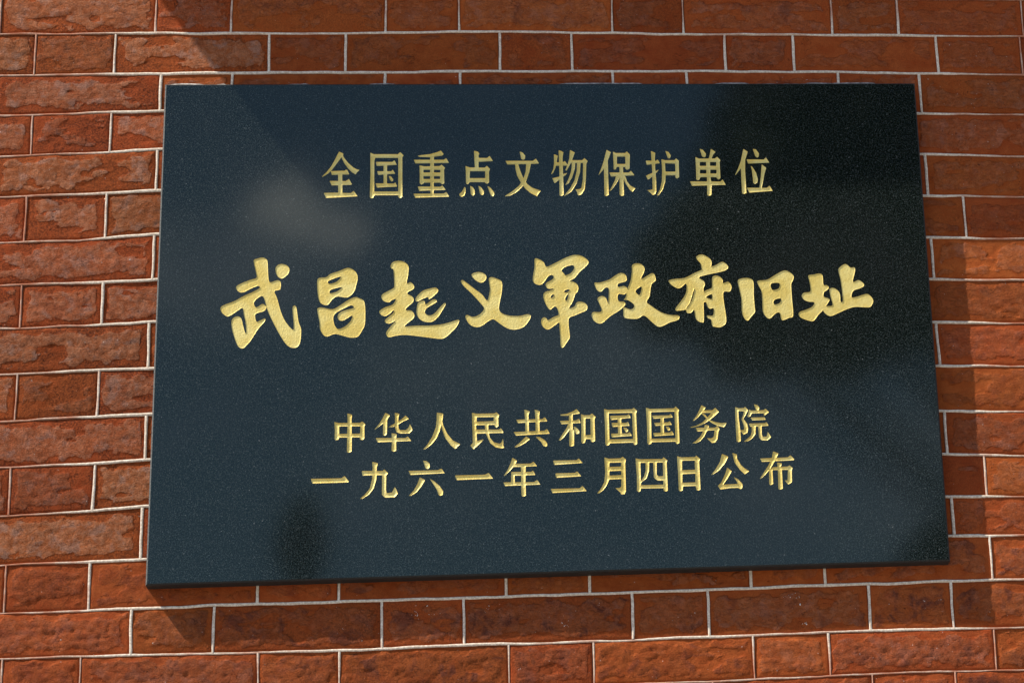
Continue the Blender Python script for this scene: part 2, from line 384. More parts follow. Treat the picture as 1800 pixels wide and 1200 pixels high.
# the rest of the wall, too far out of view to pick apart
fv = []; ff = []
for k in range(K_TOP, K_BOT):
    js = course_joints(k)
    for i in range(len(js)-1):
        if (k, i) in near_cells and -2 <= k < 19: continue
        x0, x1 = js[i]+GAP, js[i+1]-GAP; j = rr.uniform(-0.001, 0.001)
        a, b_ = line_z(k+1, x0)+GAP, line_z(k+1, x1)+GAP; c_, d_ = line_z(k, x1)-GAP, line_z(k, x0)-GAP
        n = len(fv); bv = 0.002
        fv += [(x0, 0.02, a), (x1, 0.02, b_), (x1, 0.02, c_), (x0, 0.02, d_),
               (x0, -j+bv, a), (x1, -j+bv, b_), (x1, -j+bv, c_), (x0, -j+bv, d_),
               (x0+bv, -j, a+bv), (x1-bv, -j, b_+bv), (x1-bv, -j, c_-bv), (x0+bv, -j, d_-bv)]
        for r in (0, 4):
            for s in range(4): ff.append((n+r+s, n+r+(s+1) % 4, n+r+4+(s+1) % 4, n+r+4+s))
        ff.append((n+8, n+9, n+10, n+11))
far = link_mesh('outlying_brickwork', mesh_np('outlying_brickwork', fv, ff, False), BRICK_FAR, wall); far['kind'] = 'stuff'

# bedding behind the faces
zt, zb = line_z(K_TOP, 0), 0.0
bv = [(WALL_X0, 0.0045, zb), (WALL_X1, 0.0045, zb), (WALL_X1, 0.0045, zt), (WALL_X0, 0.0045, zt),
      (WALL_X0, 0.30, zb), (WALL_X1, 0.30, zb), (WALL_X1, 0.30, zt), (WALL_X0, 0.30, zt)]
bf = [(0,1,2,3),(5,4,7,6),(4,0,3,7),(1,5,6,2),(3,2,6,7),(4,5,1,0)]
link_mesh('wall_core', mesh_np('wall_core', bv, bf, False), BACKING, wall)

# raised ribbon pointing
mv = []; mf = []; mc = []
NP = 6
def bead(pa, pb, n, seed, horiz, wid):
    t = np.linspace(0, 1, n+1)
    if callable(pa): X = pb[0]+(pb[1]-pb[0])*t; Z = pa(X)
    else: X = pa[0]+(pb[0]-pa[0])*t; Z = pa[1]+(pb[1]-pa[1])*t
    s = X if horiz else Z
    wob = (fbm(s*14+seed*3.1, s*0+seed, 4)-0.5)*0.0040
    # broader and cleaner where it was re-pointed round the slab
    dx = np.maximum(np.maximum(-0.64-X, X-0.62), 0); dz = np.maximum(np.maximum(3.06-Z, Z-3.95), 0)
    nearp = sstep(0.16, 0.03, np.hypot(dx, dz)+(fbm(s*9+seed, s*0+2.2*seed, 2)-0.5)*0.10)
    hw = wid*0.5*(0.38+0.50*fbm(s*32+seed, s*0+seed*1.7, 3)+0.55*nearp)
    hh = 0.0006+0.0008*fbm(s*50+seed*2, s*0, 3)+0.0006*nearp
    base = len(mv)
    for i in range(n+1):
        for j in range(NP+1):
            a = math.pi*j/NP; off = math.cos(a)*hw[i]+wob[i]; y = -math.sin(a)**0.7*hh[i] if 0 < j < NP else 0.004
            if horiz: mv.append((X[i], y, Z[i]+off))
            else: mv.append((X[i]+off, y, Z[i]))
            mc.append(nearp[i])
    for i in range(n):
        for j in range(NP):
            q = (base+i*(NP+1)+j, base+(i+1)*(NP+1)+j, base+(i+1)*(NP+1)+j+1, base+i*(NP+1)+j+1)
            mf.append(q if horiz else q[::-1])
MX0, MX1 = VX0-0.25, VX1+0.25
for k in range(-2, 20):
    if k <= 2 or k >= 14: bead(lambda X, k=k: line_z(k, X), (MX0, MX1), 900, k+40, True, 0.0041)
    else:
        bead(lambda X, k=k: line_z(k, X), (MX0, -0.58), 260, k+40, True, 0.0041)
        bead(lambda X, k=k: line_z(k, X), (0.56, MX1), 260, k+80, True, 0.0041)
    if k == 19: continue
    for i, x in enumerate(course_joints(k)):
        if x < MX0 or x > MX1: continue
        zt_, zb_ = line_z(k, x), line_z(k+1, x)
        if PL_X0 < x < PL_X1 and PL_Z0 < (zt_+zb_)/2 < PL_Z1: continue
        bead((x, zb_+0.001), (x, zt_-0.001), 26, i*13.7+k*5.3, False, 0.0041)
for k in list(range(K_TOP, -2))+list(range(20, K_BOT)):
    bead(lambda X, k=k: line_z(k, X), (WALL_X0, WALL_X1), 40, k+90, True, 0.005)
mm = mesh_np('mortar_pointing', mv, mf)
a = mm.attributes.new('clean', 'FLOAT', 'POINT'); a.data.foreach_set('value', np.array(mc, dtype=np.float32))
mo = link_mesh('mortar_pointing', mm, MORTAR, wall); mo['kind'] = 'stuff'

# white lime splashes on the bricks under the slab
sv = []; sf = []; r3 = random.Random(3)
for cx_, cy_, n_, sp_ in ((735, 1078, 9, 16), (855, 1070, 8, 14), (1000, 1093, 9, 14), (1052, 1061, 3, 5), (1392, 1052, 12, 15), (1415, 1092, 4, 8), (1650, 1052, 2, 5), (760, 1078, 4, 6), (1180, 1078, 2, 10)):
    for _ in range(n_):
        c = unproject(cx_+r3.gauss(0, sp_*0.6), cy_+r3.gauss(0, sp_*0.45), -0.0012); rad = r3.uniform(0.0006, 0.0021)*(1.6 if r3.random() < 0.15 else 1)
        b0 = len(sv); m_ = 8; el = r3.uniform(0.4, 1.0); ph = r3.uniform(0, 3)
        sv.append((c.x, c.y-0.0009, c.z))
        for j in range(m_):
            a_ = 2*math.pi*j/m_; q = rad*r3.uniform(0.6, 1.3); u_, v_ = math.cos(a_)*q, math.sin(a_)*q*el
            sv.append((c.x+u_*math.cos(ph)-v_*math.sin(ph), 0.0015, c.z+u_*math.sin(ph)+v_*math.cos(ph)))
        for j in range(m_): sf.append((b0, b0+1+j, b0+1+(j+1) % m_))
LIME = mat_plain('lime_splash', (0.55, 0.53, 0.50, 1), (0.78, 0.76, 0.72, 1), 300, 0.9)
ls = link_mesh('lime_splashes', mesh_np('lime_splashes', sv, sf), LIME, wall); ls['kind'] = 'stuff'

# ------------------------------------------------------------------ glyph outlines (photo zoom coordinates: origin, scale)
GLYPHS = []   # (row, char, ox, oy, s, [('+'|'-', pts)], brush)
def G(row, ch, ox, oy, s, txt, brush=False):
    ops = []
    for line in txt.strip().splitlines():
        line = line.strip()
        if not line: continue
        op, rest = line[0], line[1:].split()
        v = list(map(float, rest)); ops.append((op, [(v[i], v[i+1]) for i in range(0, len(v)-1, 2)]))
    GLYPHS.append((row, ch, ox, oy, s, ops, brush))
G(1,'全',550,250,9,'''
+ 415 148 482 180 478 215 440 255 370 350 300 440 240 500 150 552 140 545 210 480 290 380 350 275 385 200
+ 470 205 500 255 560 330 640 400 690 427 742 440 700 475 675 512 620 480 555 415 500 340 455 255
+ 282 458 505 450 520 432 545 440 578 512 400 515 300 520
+ 262 612 520 615 570 580 618 665 600 675 295 684
+ 170 802 380 798 600 805 645 770 708 855 205 882
+ 398 500 465 500 465 810 400 810''')
G(1,'国',550,250,9,'''
+ 908 165 965 190 1345 190 1380 155 1437 212 1415 240 1415 860 1385 888 1350 870 1350 838 975 838 950 880 915 888 900 870 910 500
- 985 250 1350 250 1350 780 970 780 972 300
+ 995 312 1255 312 1290 285 1328 360 1010 378
+ 1015 460 1240 460 1262 432 1305 500 1032 520
+ 990 650 1280 655 1305 635 1332 702 1010 718
+ 1118 350 1175 350 1170 670 1118 670
+ 1197 530 1240 545 1272 585 1268 615 1245 622 1220 600''')
G(1,'重',720,250,9,'''
+ 120 218 180 205 320 190 430 160 495 132 540 190 520 212 380 232 330 240 160 235
+ 65 278 540 278 580 252 623 330 90 338
+ 155 365 225 382 470 378 505 355 562 405 545 440 548 650 520 668 490 650 485 640 230 640 210 660 185 672 160 655 160 500
- 218 438 325 438 325 478 218 478
- 385 438 485 438 485 478 385 478
- 218 540 325 540 325 582 218 582
- 385 540 482 540 482 582 385 582
+ 325 220 385 220 380 830 330 830
+ 128 700 480 705 520 685 572 755 150 768
+ 60 815 540 812 580 787 628 862 85 877''')
G(1,'点',720,250,9,'''
+ 1018 135 1080 150 1105 180 1092 210 1090 410 1032 410
+ 1080 248 1225 250 1265 215 1320 300 1080 312
+ 883 375 950 400 1190 402 1222 372 1273 425 1255 470 1258 640 1225 658 1200 650 1190 632 950 632 915 668 892 655 890 500
- 955 460 1195 460 1195 568 950 568
+ 868 705 885 720 885 790 865 845 825 865 788 850 785 820 830 780
+ 955 688 1000 710 1030 760 1030 820 1005 848 970 830 965 780
+ 1087 688 1130 710 1175 775 1170 825 1140 838 1112 815
+ 1227 688 1280 720 1335 790 1340 830 1315 858 1285 840 1260 780''')
G(1,'文',880,250,9,'''
+ 300 148 350 165 390 215 385 265 355 282 325 268 312 200
+ 75 295 510 295 558 258 608 338 520 345 105 355
+ 228 340 275 340 310 450 360 570 420 660 500 720 640 768 600 810 575 855 480 810 390 735 320 640 260 530 235 420
+ 405 340 480 340 455 470 410 600 340 710 240 800 150 845 72 860 68 850 180 780 290 690 355 590 395 470''')
G(1,'物',880,250,9,'''
+ 842 188 905 215 885 320 870 400 835 480 808 512 800 500 835 420 845 330
+ 917 128 960 140 995 160 980 240 998 830 965 852 932 845 930 500
+ 870 320 990 315 1015 295 1060 360 1055 372 860 375
+ 818 570 930 545 1000 500 1060 482 1030 520 960 570 850 650
+ 1097 122 1175 165 1150 230 1120 310 1085 380 1040 455 1022 445 1060 350 1085 260
+ 1115 285 1290 285 1325 250 1378 300 1355 345 1350 560 1330 740 1280 825 1240 842 1215 830 1210 790 1180 745 1230 745 1275 730 1300 600 1305 330 1110 330
+ 1125 325 1180 325 1175 420 1130 560 1070 655 1018 688 1070 590 1110 480 1125 400
+ 1208 325 1265 325 1255 480 1200 660 1120 780 1010 855 1005 845 1100 730 1170 600 1205 450''')
G(1,'保',1040,250,9,'''
+ 235 120 305 160 280 230 240 330 180 440 110 525 105 520 150 420 190 300 215 200
+ 193 400 255 270 262 500 270 830 235 853 203 845
+ 335 150 385 172 530 172 555 145 605 195 600 420 560 440 535 425 530 395 395 395 385 430 350 438 345 300
- 400 230 530 230 535 345 400 345
+ 440 360 495 360 512 840 475 852 442 835
+ 280 480 590 480 620 450 682 525 305 545
+ 385 530 445 530 430 590 380 670 300 770 275 785 320 700 370 600
+ 500 530 535 545 560 620 610 685 695 728 645 788 600 750 540 660 510 600''')
G(1,'护',1040,250,9,'''
+ 935 138 1008 168 1000 250 1005 400 1022 600 1022 780 1005 820 965 838 930 800 875 755 935 755 965 745 960 500 945 250
+ 855 292 1015 295 1045 272 1082 335 870 360
+ 858 530 950 490 1070 428 1030 480 960 545 890 596
+ 1163 135 1215 155 1255 210 1240 255 1210 260 1190 215
+ 1103 268 1160 285 1310 285 1335 255 1380 295 1378 350 1385 555 1350 578 1325 560 1325 525 1170 525 1165 620 1130 740 1060 840 1025 850 1080 750 1110 620 1115 450
- 1160 335 1320 340 1325 465 1168 465''')
G(1,'单',1190,250,9,'''
+ 358 105 410 120 460 185 450 235 425 242 395 225
+ 535 105 612 155 570 200 545 265 500 265 520 190
+ 290 232 345 260 600 258 635 230 688 285 675 320 688 570 660 592 635 580 625 555 370 555 355 595 325 605 305 590 300 400
- 360 315 460 315 460 375 360 375
- 522 315 620 315 620 375 522 375
- 362 437 465 437 465 495 362 495
- 525 437 625 437 625 495 525 495
+ 460 260 520 260 530 560 548 660 545 830 515 847 478 840 475 600
+ 205 620 690 622 720 587 773 675 235 690''')
G(1,'位',1190,250,9,'''
+ 1050 105 1120 150 1090 250 1040 370 990 440 925 525 920 515 965 420 1010 300 1030 200
+ 1010 400 1080 270 1078 420 1098 800 1065 818 1030 810
+ 1197 105 1250 115 1298 180 1290 235 1265 247 1240 225
+ 1100 272 1370 275 1408 242 1462 325 1125 340
+ 1163 368 1200 400 1255 490 1280 590 1270 640 1235 665 1205 645 1200 560 1185 450
+ 1340 350 1412 405 1385 500 1340 720 1305 720 1325 550
+ 1105 720 1420 722 1465 688 1515 770 1140 797''')
G(2,'武',370,440,6,'''
+ 455 110 490 88 550 75 590 93 602 130 608 260 625 335 700 315 735 325 742 365 735 405 715 418 672 432 700 500 740 640 790 750 868 836 878 790 870 700 865 605 885 580 905 603 918 690 930 760 955 830 950 940 930 1000 895 1025 840 1020 790 980 730 890 660 760 600 630 555 487 500 500 460 540 460 575 485 600 545 565 580 582 585 610 560 640 480 665 470 695 485 750 530 735 575 715 570 750 500 830 430 940 370 1010 335 1033 290 1010 255 930 225 820 222 740 250 705 295 695 325 720 340 780 362 860 376 868 370 760 352 680 338 608 300 625 200 690 160 690 112 645 108 600 150 572 250 535 350 480 440 440 515 400 515 380 490 375 420 405 350 440 305 440 272 408 275 377 330 345 420 310 485 288 477 220
+ 685 190 705 158 745 143 800 155 830 190 825 235 795 270 750 297 710 275 690 235''',True)
G(2,'昌',370,440,6,'''
+ 1125 320 1150 290 1220 283 1260 250 1350 220 1440 185 1500 200 1540 240 1552 290 1540 350 1510 440 1440 495 1340 485 1290 510 1240 570 1195 573 1150 540 1130 450
- 1235 335 1260 312 1375 275 1330 330 1260 352
- 1255 430 1280 410 1385 385 1340 430 1265 452
+ 1125 630 1140 605 1180 602 1280 620 1350 590 1440 530 1520 493 1570 505 1625 550 1630 760 1600 840 1550 910 1470 918 1400 900 1310 880 1230 907 1190 890 1155 830 1150 760
- 1295 700 1320 660 1380 625 1480 578 1510 605 1440 625 1370 650 1342 690 1350 730 1400 738 1490 685 1480 740 1420 800 1350 828 1315 800 1298 750''',True)
G(2,'起',650,440,6,'''
+ 220 160 245 122 310 110 370 125 408 170 405 250 390 345 430 335 465 370 460 405 400 440 400 460 440 480 462 510 450 550 390 600 380 628 440 635 470 680 455 720 400 765 370 800 500 792 620 792 750 780 850 755 930 730 942 750 910 810 860 860 800 915 750 932 650 922 520 905 370 890 270 900 200 915 172 885 180 850 220 800 270 740 210 770 165 760 160 735 190 705 245 660 250 630 190 680 145 692 105 665 105 635 160 600 240 570 275 510 230 525 200 547 150 535 122 500 130 465 170 440 245 400 258 370 250 210 225 190
+ 480 520 500 480 560 425 640 400 695 392 720 415 710 445 625 517 610 490 560 510 500 538
+ 505 560 540 535 575 530 590 570 650 525 690 515 708 535 680 560 610 600 580 640 590 670 630 685 680 665 740 600 785 555 800 570 760 640 720 700 660 750 600 755 550 740 510 705 492 650''',True)
G(2,'义',650,440,6,'''
+ 1072 260 1095 238 1150 228 1200 240 1228 270 1222 310 1180 340 1140 330 1100 300
+ 1255 300 1290 282 1340 298 1385 320 1397 370 1388 460 1375 520 1362 620 1400 665 1480 688 1580 690 1660 672 1697 685 1685 730 1630 800 1560 830 1490 832 1420 805 1350 755 1300 725 1250 745 1180 795 1120 808 1060 785 1020 735 1008 695 1030 680 1080 700 1130 690 1180 655 1205 610 1170 560 1080 460 1000 385 962 335 965 318 990 318 1100 400 1180 460 1238 528 1262 450 1268 400''',True)
G(2,'軍',920,440,6,'''
+ 120 88 170 95 215 125 243 172 330 135 450 75 540 48 620 60 680 105 683 140 640 185 590 230 540 290 490 318 440 325 510 325 560 350 580 390 570 435 545 465 520 540 482 600 490 610 540 590 560 550 600 540 650 555 675 590 665 630 600 660 530 690 480 715 478 800 490 905 470 950 420 1020 395 1010 388 900 380 800 375 760 330 790 270 830 230 825 190 780 190 730 215 705 240 712 260 735 320 700 370 680 365 640 350 600 322 592 285 625 255 600 220 530 210 470 235 435 290 420 320 398 270 405 240 385 240 345 300 310 320 282 300 258 260 275 220 330 180 363 130 355 100 320 105 250 118 170
- 402 210 440 175 520 155 535 190 500 240 445 262 425 240
- 430 425 470 410 490 420 460 440 435 440
- 440 505 460 470 475 455 470 500 455 530 445 530
- 285 490 305 465 325 470 300 500''',True)
G(2,'政',920,440,6,'''
+ 750 340 800 340 900 310 960 270 1020 238 1070 250 1090 290 1080 325 1000 350 1000 385 1060 375 1090 395 1085 440 1060 465 1000 460 1000 530 1060 540 1075 560 1060 590 1000 640 920 690 830 765 780 765 735 730 720 680 735 650 780 650 815 648 825 620 800 560 782 520 790 495 830 480 870 500 893 560 900 480 898 400 860 395 820 435 785 425 760 390
+ 1145 160 1180 138 1240 143 1275 180 1275 220 1240 300 1300 270 1350 242 1380 250 1395 315 1350 360 1330 480 1300 540 1330 570 1450 650 1550 680 1635 685 1645 715 1610 740 1540 760 1460 800 1410 798 1350 750 1270 685 1200 720 1070 710 1055 650 1060 600 1130 622 1165 600 1165 570 1130 540 1090 520 1055 525 1080 490 1090 420 1120 350 1135 300 1145 220
- 1185 420 1240 380 1245 410 1225 470 1190 445''',True)
G(2,'府',1150,440,6,'''
+ 445 65 490 42 540 55 595 95 605 140 590 180 540 200 500 195 490 140 450 95
+ 150 320 220 300 320 290 430 235 540 190 640 160 720 120 780 170 750 210 660 235 560 255 470 285 520 320 535 360 520 400 520 540 523 740 500 758 465 745 435 710 420 625 385 660 340 655 335 625 300 630 230 635 225 610 270 550 320 480 340 420 335 350 290 385 250 400 190 370
- 420 405 426 415 403 510 357 592 333 612 372 555 398 480
+ 610 290 640 265 690 275 722 310 725 345 780 330 815 375 810 410 790 435 730 440 735 550 750 640 760 740 745 780 700 808 650 808 610 790 600 730 560 710 560 685 620 685 625 610 585 615 560 590 545 545 515 545 515 480 530 430 600 400 610 380
- 545 490 600 460 610 480 605 515 575 505''',True)
G(2,'旧',1150,440,6,'''
+ 880 325 910 298 980 290 1030 305 1048 350 1050 480 1060 600 1062 650 1020 700 985 740 950 715 925 650 920 520 900 420
+ 1085 325 1150 315 1200 305 1280 255 1370 212 1430 230 1470 270 1465 310 1445 360 1452 500 1465 685 1420 710 1345 735 1325 660 1285 660 1220 717 1180 700 1145 640 1140 520 1130 430 1105 380
- 1230 350 1318 345 1312 400 1245 415
- 1262 525 1332 505 1328 550 1268 570''',True)
G(2,'址',1280,440,6,'''
+ 845 265 900 255 960 243 995 265 1005 360 1040 365 1062 390 1040 420 1010 440 1005 480 1010 490 1070 515 1040 570 990 640 950 680 900 742 850 740 770 710 742 675 760 645 820 625 890 590 905 545 850 540 800 520 775 480 800 445 865 435 865 370 855 320
+ 1070 410 1110 395 1160 425 1180 470 1185 540 1210 530 1200 420 1185 310 1162 210 1185 170 1240 143 1290 180 1330 178 1338 220 1315 330 1375 312 1425 345 1430 375 1390 400 1320 425 1300 490 1350 490 1460 458 1510 490 1530 530 1515 575 1480 600 1340 595 1250 620 1150 665 1080 692 1030 670 1000 630 1020 590 1090 585 1100 560 1080 490''',True)
G(3,'中',570,700,9,'''
+ 158 370 225 388 565 385 600 362 650 405 633 440 635 630 605 655 565 650 560 612 235 615 220 650 175 658 163 640 168 500
- 235 440 570 437 567 555 235 560
+ 363 235 440 255 430 330 435 600 433 830 400 853 358 850 362 600 370 330''')
G(3,'华',570,700,9,'''
+ 965 225 1040 262 990 340 930 390 800 497 793 490 870 400 925 310
+ 930 380 995 330 990 560 960 588 928 580
+ 1285 268 1340 322 1250 360 1150 420 1080 450 1000 462 1060 425 1140 380 1220 330
+ 1113 225 1188 240 1172 300 1170 400 1175 470 1200 500 1290 500 1330 465 1355 400 1397 495 1345 550 1200 553 1140 530 1115 450 1120 300
+ 812 625 1280 625 1320 598 1378 670 840 692
+ 1063 548 1145 560 1135 650 1138 820 1105 838 1063 830 1070 680''')
G(3,'人',740,700,9,'''
+ 250 225 350 235 345 310 320 400 300 500 250 620 170 720 60 805 28 810 100 730 180 600 235 450 248 330
+ 330 320 350 420 410 550 500 660 625 722 580 755 540 797 470 740 380 620 330 480 315 400''')
G(3,'民',740,700,9,'''
+ 805 225 870 240 1160 235 1190 215 1240 260 1222 300 1225 435 1190 458 1165 440 1160 415 860 422
- 880 295 1150 292 1150 358 880 365
+ 805 225 873 240 870 420 885 670 1003 640 830 803 780 745 820 700 815 500
+ 870 490 1230 490 1265 470 1305 530 1290 543 870 555
+ 1005 400 1065 400 1065 520 1090 620 1150 690 1240 715 1270 700 1300 625 1300 740 1320 775 1280 790 1180 770 1090 700 1035 580 1015 500''')
G(3,'共',890,700,9,'''
+ 283 175 370 200 350 260 358 540 305 540 295 300
+ 447 175 530 200 520 260 528 540 465 540 460 300
+ 155 335 570 325 610 293 650 360 180 387
+ 113 530 600 510 645 480 687 555 150 585
+ 315 598 375 640 300 700 220 745 150 773 122 768 200 710 270 640
+ 458 600 530 610 600 650 645 705 648 745 620 762 580 745 545 680''')
G(3,'和',890,700,9,'''
+ 845 255 960 240 1060 200 1110 165 1162 225 1150 240 1040 255 970 270 865 272
+ 990 240 1050 240 1050 480 1072 500 1072 740 1030 758 995 750 1000 500 990 400
+ 845 355 1100 345 1150 318 1175 385 870 405
+ 985 390 1050 400 980 520 910 610 845 668 830 655 890 560 950 470
+ 1060 440 1110 460 1155 510 1150 550 1115 563 1090 545 1075 490
+ 1180 245 1230 265 1320 262 1355 235 1410 285 1395 330 1405 670 1370 690 1335 680 1330 640 1255 640 1245 695 1210 712 1185 690 1190 500
- 1250 315 1330 315 1335 575 1250 580''')
G(3,'国',1040,700,9,'''
+ 195 165 260 180 640 170 665 145 720 195 702 230 722 715 690 735 665 725 655 695 290 708 270 738 235 745 218 725 210 400
- 270 232 640 225 655 640 280 645
+ 290 275 560 265 590 245 618 305 300 340
+ 315 385 550 385 575 365 600 430 325 450
+ 305 555 570 550 600 530 640 588 315 612
+ 410 300 465 300 478 560 418 560
+ 500 455 550 465 580 495 570 525 545 532 520 510''')
G(3,'国',1040,700,9,'''
+ 857 145 930 165 1305 155 1325 122 1385 180 1370 220 1390 700 1355 720 1330 705 1325 680 950 690 940 715 905 728 883 710 875 400
- 940 215 1310 205 1325 630 945 635
+ 955 270 1225 265 1250 240 1285 298 975 320
+ 985 385 1210 375 1235 355 1268 415 1005 432
+ 972 545 1240 535 1270 510 1303 575 985 595
+ 1085 290 1140 290 1145 550 1092 550
+ 1170 440 1215 445 1245 480 1235 505 1210 510 1190 485''')
G(3,'务',1190,700,9,'''
+ 385 105 455 140 400 220 340 290 260 360 248 352 310 270 350 190
+ 395 185 560 185 605 145 665 210 610 260 530 330 440 390 330 440 230 465 190 460 300 430 400 380 480 300 545 225 395 225
+ 380 230 430 240 520 340 600 370 700 390 790 380 740 455 640 430 540 380 460 310
+ 295 462 600 460 635 430 675 480 655 520 640 640 600 695 550 703 520 670 465 625 540 630 580 610 595 500 510 505 320 522
+ 440 415 510 425 480 500 430 600 370 670 300 705 232 713 300 670 370 600 420 510''')
G(3,'院',1190,700,9,'''
+ 918 135 970 150 975 300 1000 490 1010 670 980 687 945 680 930 450
+ 950 155 1060 150 1075 128 1125 180 1080 270 1050 320 1110 400 1125 470 1115 540 1050 572 1000 500 1060 500 1060 440 1020 330 1050 250 1060 200 960 195
+ 1215 90 1275 105 1305 150 1290 180 1260 190 1235 150
+ 1140 170 1170 190 1370 185 1400 158 1457 215 1420 240 1370 280 1375 230 1180 235 1160 280 1130 295 1110 285 1130 240
+ 1162 300 1370 295 1380 285 1405 335 1185 345
+ 1135 395 1390 390 1415 370 1450 430 1155 445
+ 1180 430 1245 430 1240 560 1190 630 1120 675 1045 687 1110 640 1165 590 1185 520
+ 1280 430 1340 430 1340 560 1355 605 1420 600 1435 520 1490 610 1430 662 1340 660 1300 620''')
G(4,'一',530,780,9,'''
+ 145 548 630 540 680 503 750 592 735 605 168 622''')
G(4,'九',530,780,9,'''
+ 1117 280 1210 300 1190 360 1185 550 1140 700 1060 800 960 865 915 870 1000 800 1080 700 1115 560 1125 380
+ 955 425 1280 425 1310 400 1370 460 1340 490 1335 720 1345 775 1430 765 1478 675 1525 780 1470 840 1320 845 1270 800 1275 490 960 497''')
G(4,'六',700,780,9,'''
+ 390 262 440 265 495 305 500 360 470 393 430 385 415 330
+ 160 423 630 412 680 383 735 460 190 487
+ 340 525 425 565 370 660 290 760 200 815 158 825 240 740 300 640
+ 497 548 560 580 650 655 710 745 705 800 665 818 635 800 610 720 560 640''')
G(4,'一',700,780,9,'''
+ 897 495 1370 483 1430 455 1503 545 920 568''')
G(4,'年',870,780,9,'''
+ 275 215 350 258 300 350 220 440 145 510 138 500 200 410 250 300
+ 310 312 560 308 610 277 668 348 290 362
+ 265 440 575 438 600 415 640 488 270 500
+ 258 440 310 470 315 610 255 610
+ 132 605 620 600 665 565 720 638 155 662
+ 410 330 485 330 482 600 490 810 460 827 422 825 415 600''')
G(4,'三',870,780,9,'''
+ 920 260 1290 255 1325 225 1388 298 935 328
+ 955 462 1265 455 1300 430 1367 508 965 532
+ 882 708 1340 698 1385 660 1452 742 905 772''')
G(4,'月',1040,780,9,'''
+ 200 210 270 230 450 225 490 200 542 240 530 300 542 740 520 790 470 797 440 750 370 695 440 695 470 670 470 550 275 560 240 650 180 730 100 787 88 775 150 700 200 600 215 450
- 280 295 465 290 465 355 280 360
- 280 428 465 420 468 490 280 497''')
G(4,'四',1040,780,9,'''
+ 693 225 770 240 1120 235 1135 205 1198 255 1185 290 1205 735 1175 750 1140 742 1138 695 780 700 770 745 745 757 718 745 715 500
- 770 295 1125 290 1135 640 780 650
+ 850 285 910 285 908 420 870 540 770 615 770 595 830 510 855 420
+ 970 285 1028 285 1028 480 1060 510 1135 505 1135 575 1040 575 985 530''')
G(4,'日',1040,780,9,'''
+ 1350 190 1420 210 1630 205 1655 180 1718 235 1700 270 1722 715 1690 735 1655 725 1645 660 1445 668 1440 730 1410 745 1378 735 1370 500
- 1430 262 1630 258 1635 405 1430 412
- 1435 475 1640 465 1642 605 1435 610''')
G(4,'公',1220,780,9,'''
+ 440 155 543 195 490 300 400 410 300 480 265 493 340 400 410 280
+ 605 140 675 160 680 230 740 330 800 380 875 425 800 477 720 400 640 290
+ 525 370 597 425 530 540 460 640 690 630 670 580 620 515 700 555 765 630 765 690 735 713 695 690 560 695 415 718 375 660 430 610 490 480''')
G(4,'布',1220,780,9,'''
+ 1250 115 1338 145 1280 260 1210 380 1130 480 1050 555 1042 545 1110 440 1180 330 1230 220
+ 1043 228 1480 210 1525 175 1587 240 1575 255 1068 280
+ 1185 400 1245 370 1240 420 1252 625 1215 648 1190 640
+ 1240 365 1480 355 1510 335 1560 375 1545 420 1550 600 1490 640 1430 570 1480 575 1485 405 1240 410
+ 1313 290 1390 300 1370 360 1390 420 1405 700 1370 720 1335 712 1325 400''')


def seg_dist(px, py, poly):
    x = px[..., None]; y = py[..., None]
    A = np.array(poly); B = np.roll(A, -1, 0); d = B-A; L2 = (d**2).sum(1)+1e-9
    out = None
    for i in range(0, len(A), 64):
        a = A[i:i+64]; dd = d[i:i+64]; l = L2[i:i+64]
        t = np.clip(((x-a[:, 0])*dd[:, 0]+(y-a[:, 1])*dd[:, 1])/l, 0, 1)
        r = ((x-a[:, 0]-t*dd[:, 0])**2+(y-a[:, 1]-t*dd[:, 1])**2).min(-1)
        out = r if out is None else np.minimum(out, r)
    return np.sqrt(out)
def inside(px, py, poly):
    w = np.zeros(px.shape, int); n = len(poly)
    for i in range(n):
        x1, y1 = poly[i]; x2, y2 = poly[(i+1) % n]
        cr_ = (x2-x1)*(py-y1)-(px-x1)*(y2-y1)
        w += ((y1 <= py) & (y2 > py) & (cr_ > 0)).astype(int); w -= ((y1 > py) & (y2 <= py) & (cr_ < 0)).astype(int)
    return w != 0
def smooth_poly(p, n=4):
    q = []
    m = len(p)
    for i in range(m):
        p0, p1, p2, p3 = (np.array(p[(i+j-1) % m]) for j in range(4))
        for t in np.arange(n)/n:
            q.append(tuple(0.5*((2*p1)+(-p0+p2)*t+(2*p0-5*p1+4*p2-p3)*t*t+(-p0+3*p1-3*p2+p3)*t**3)))
    return q
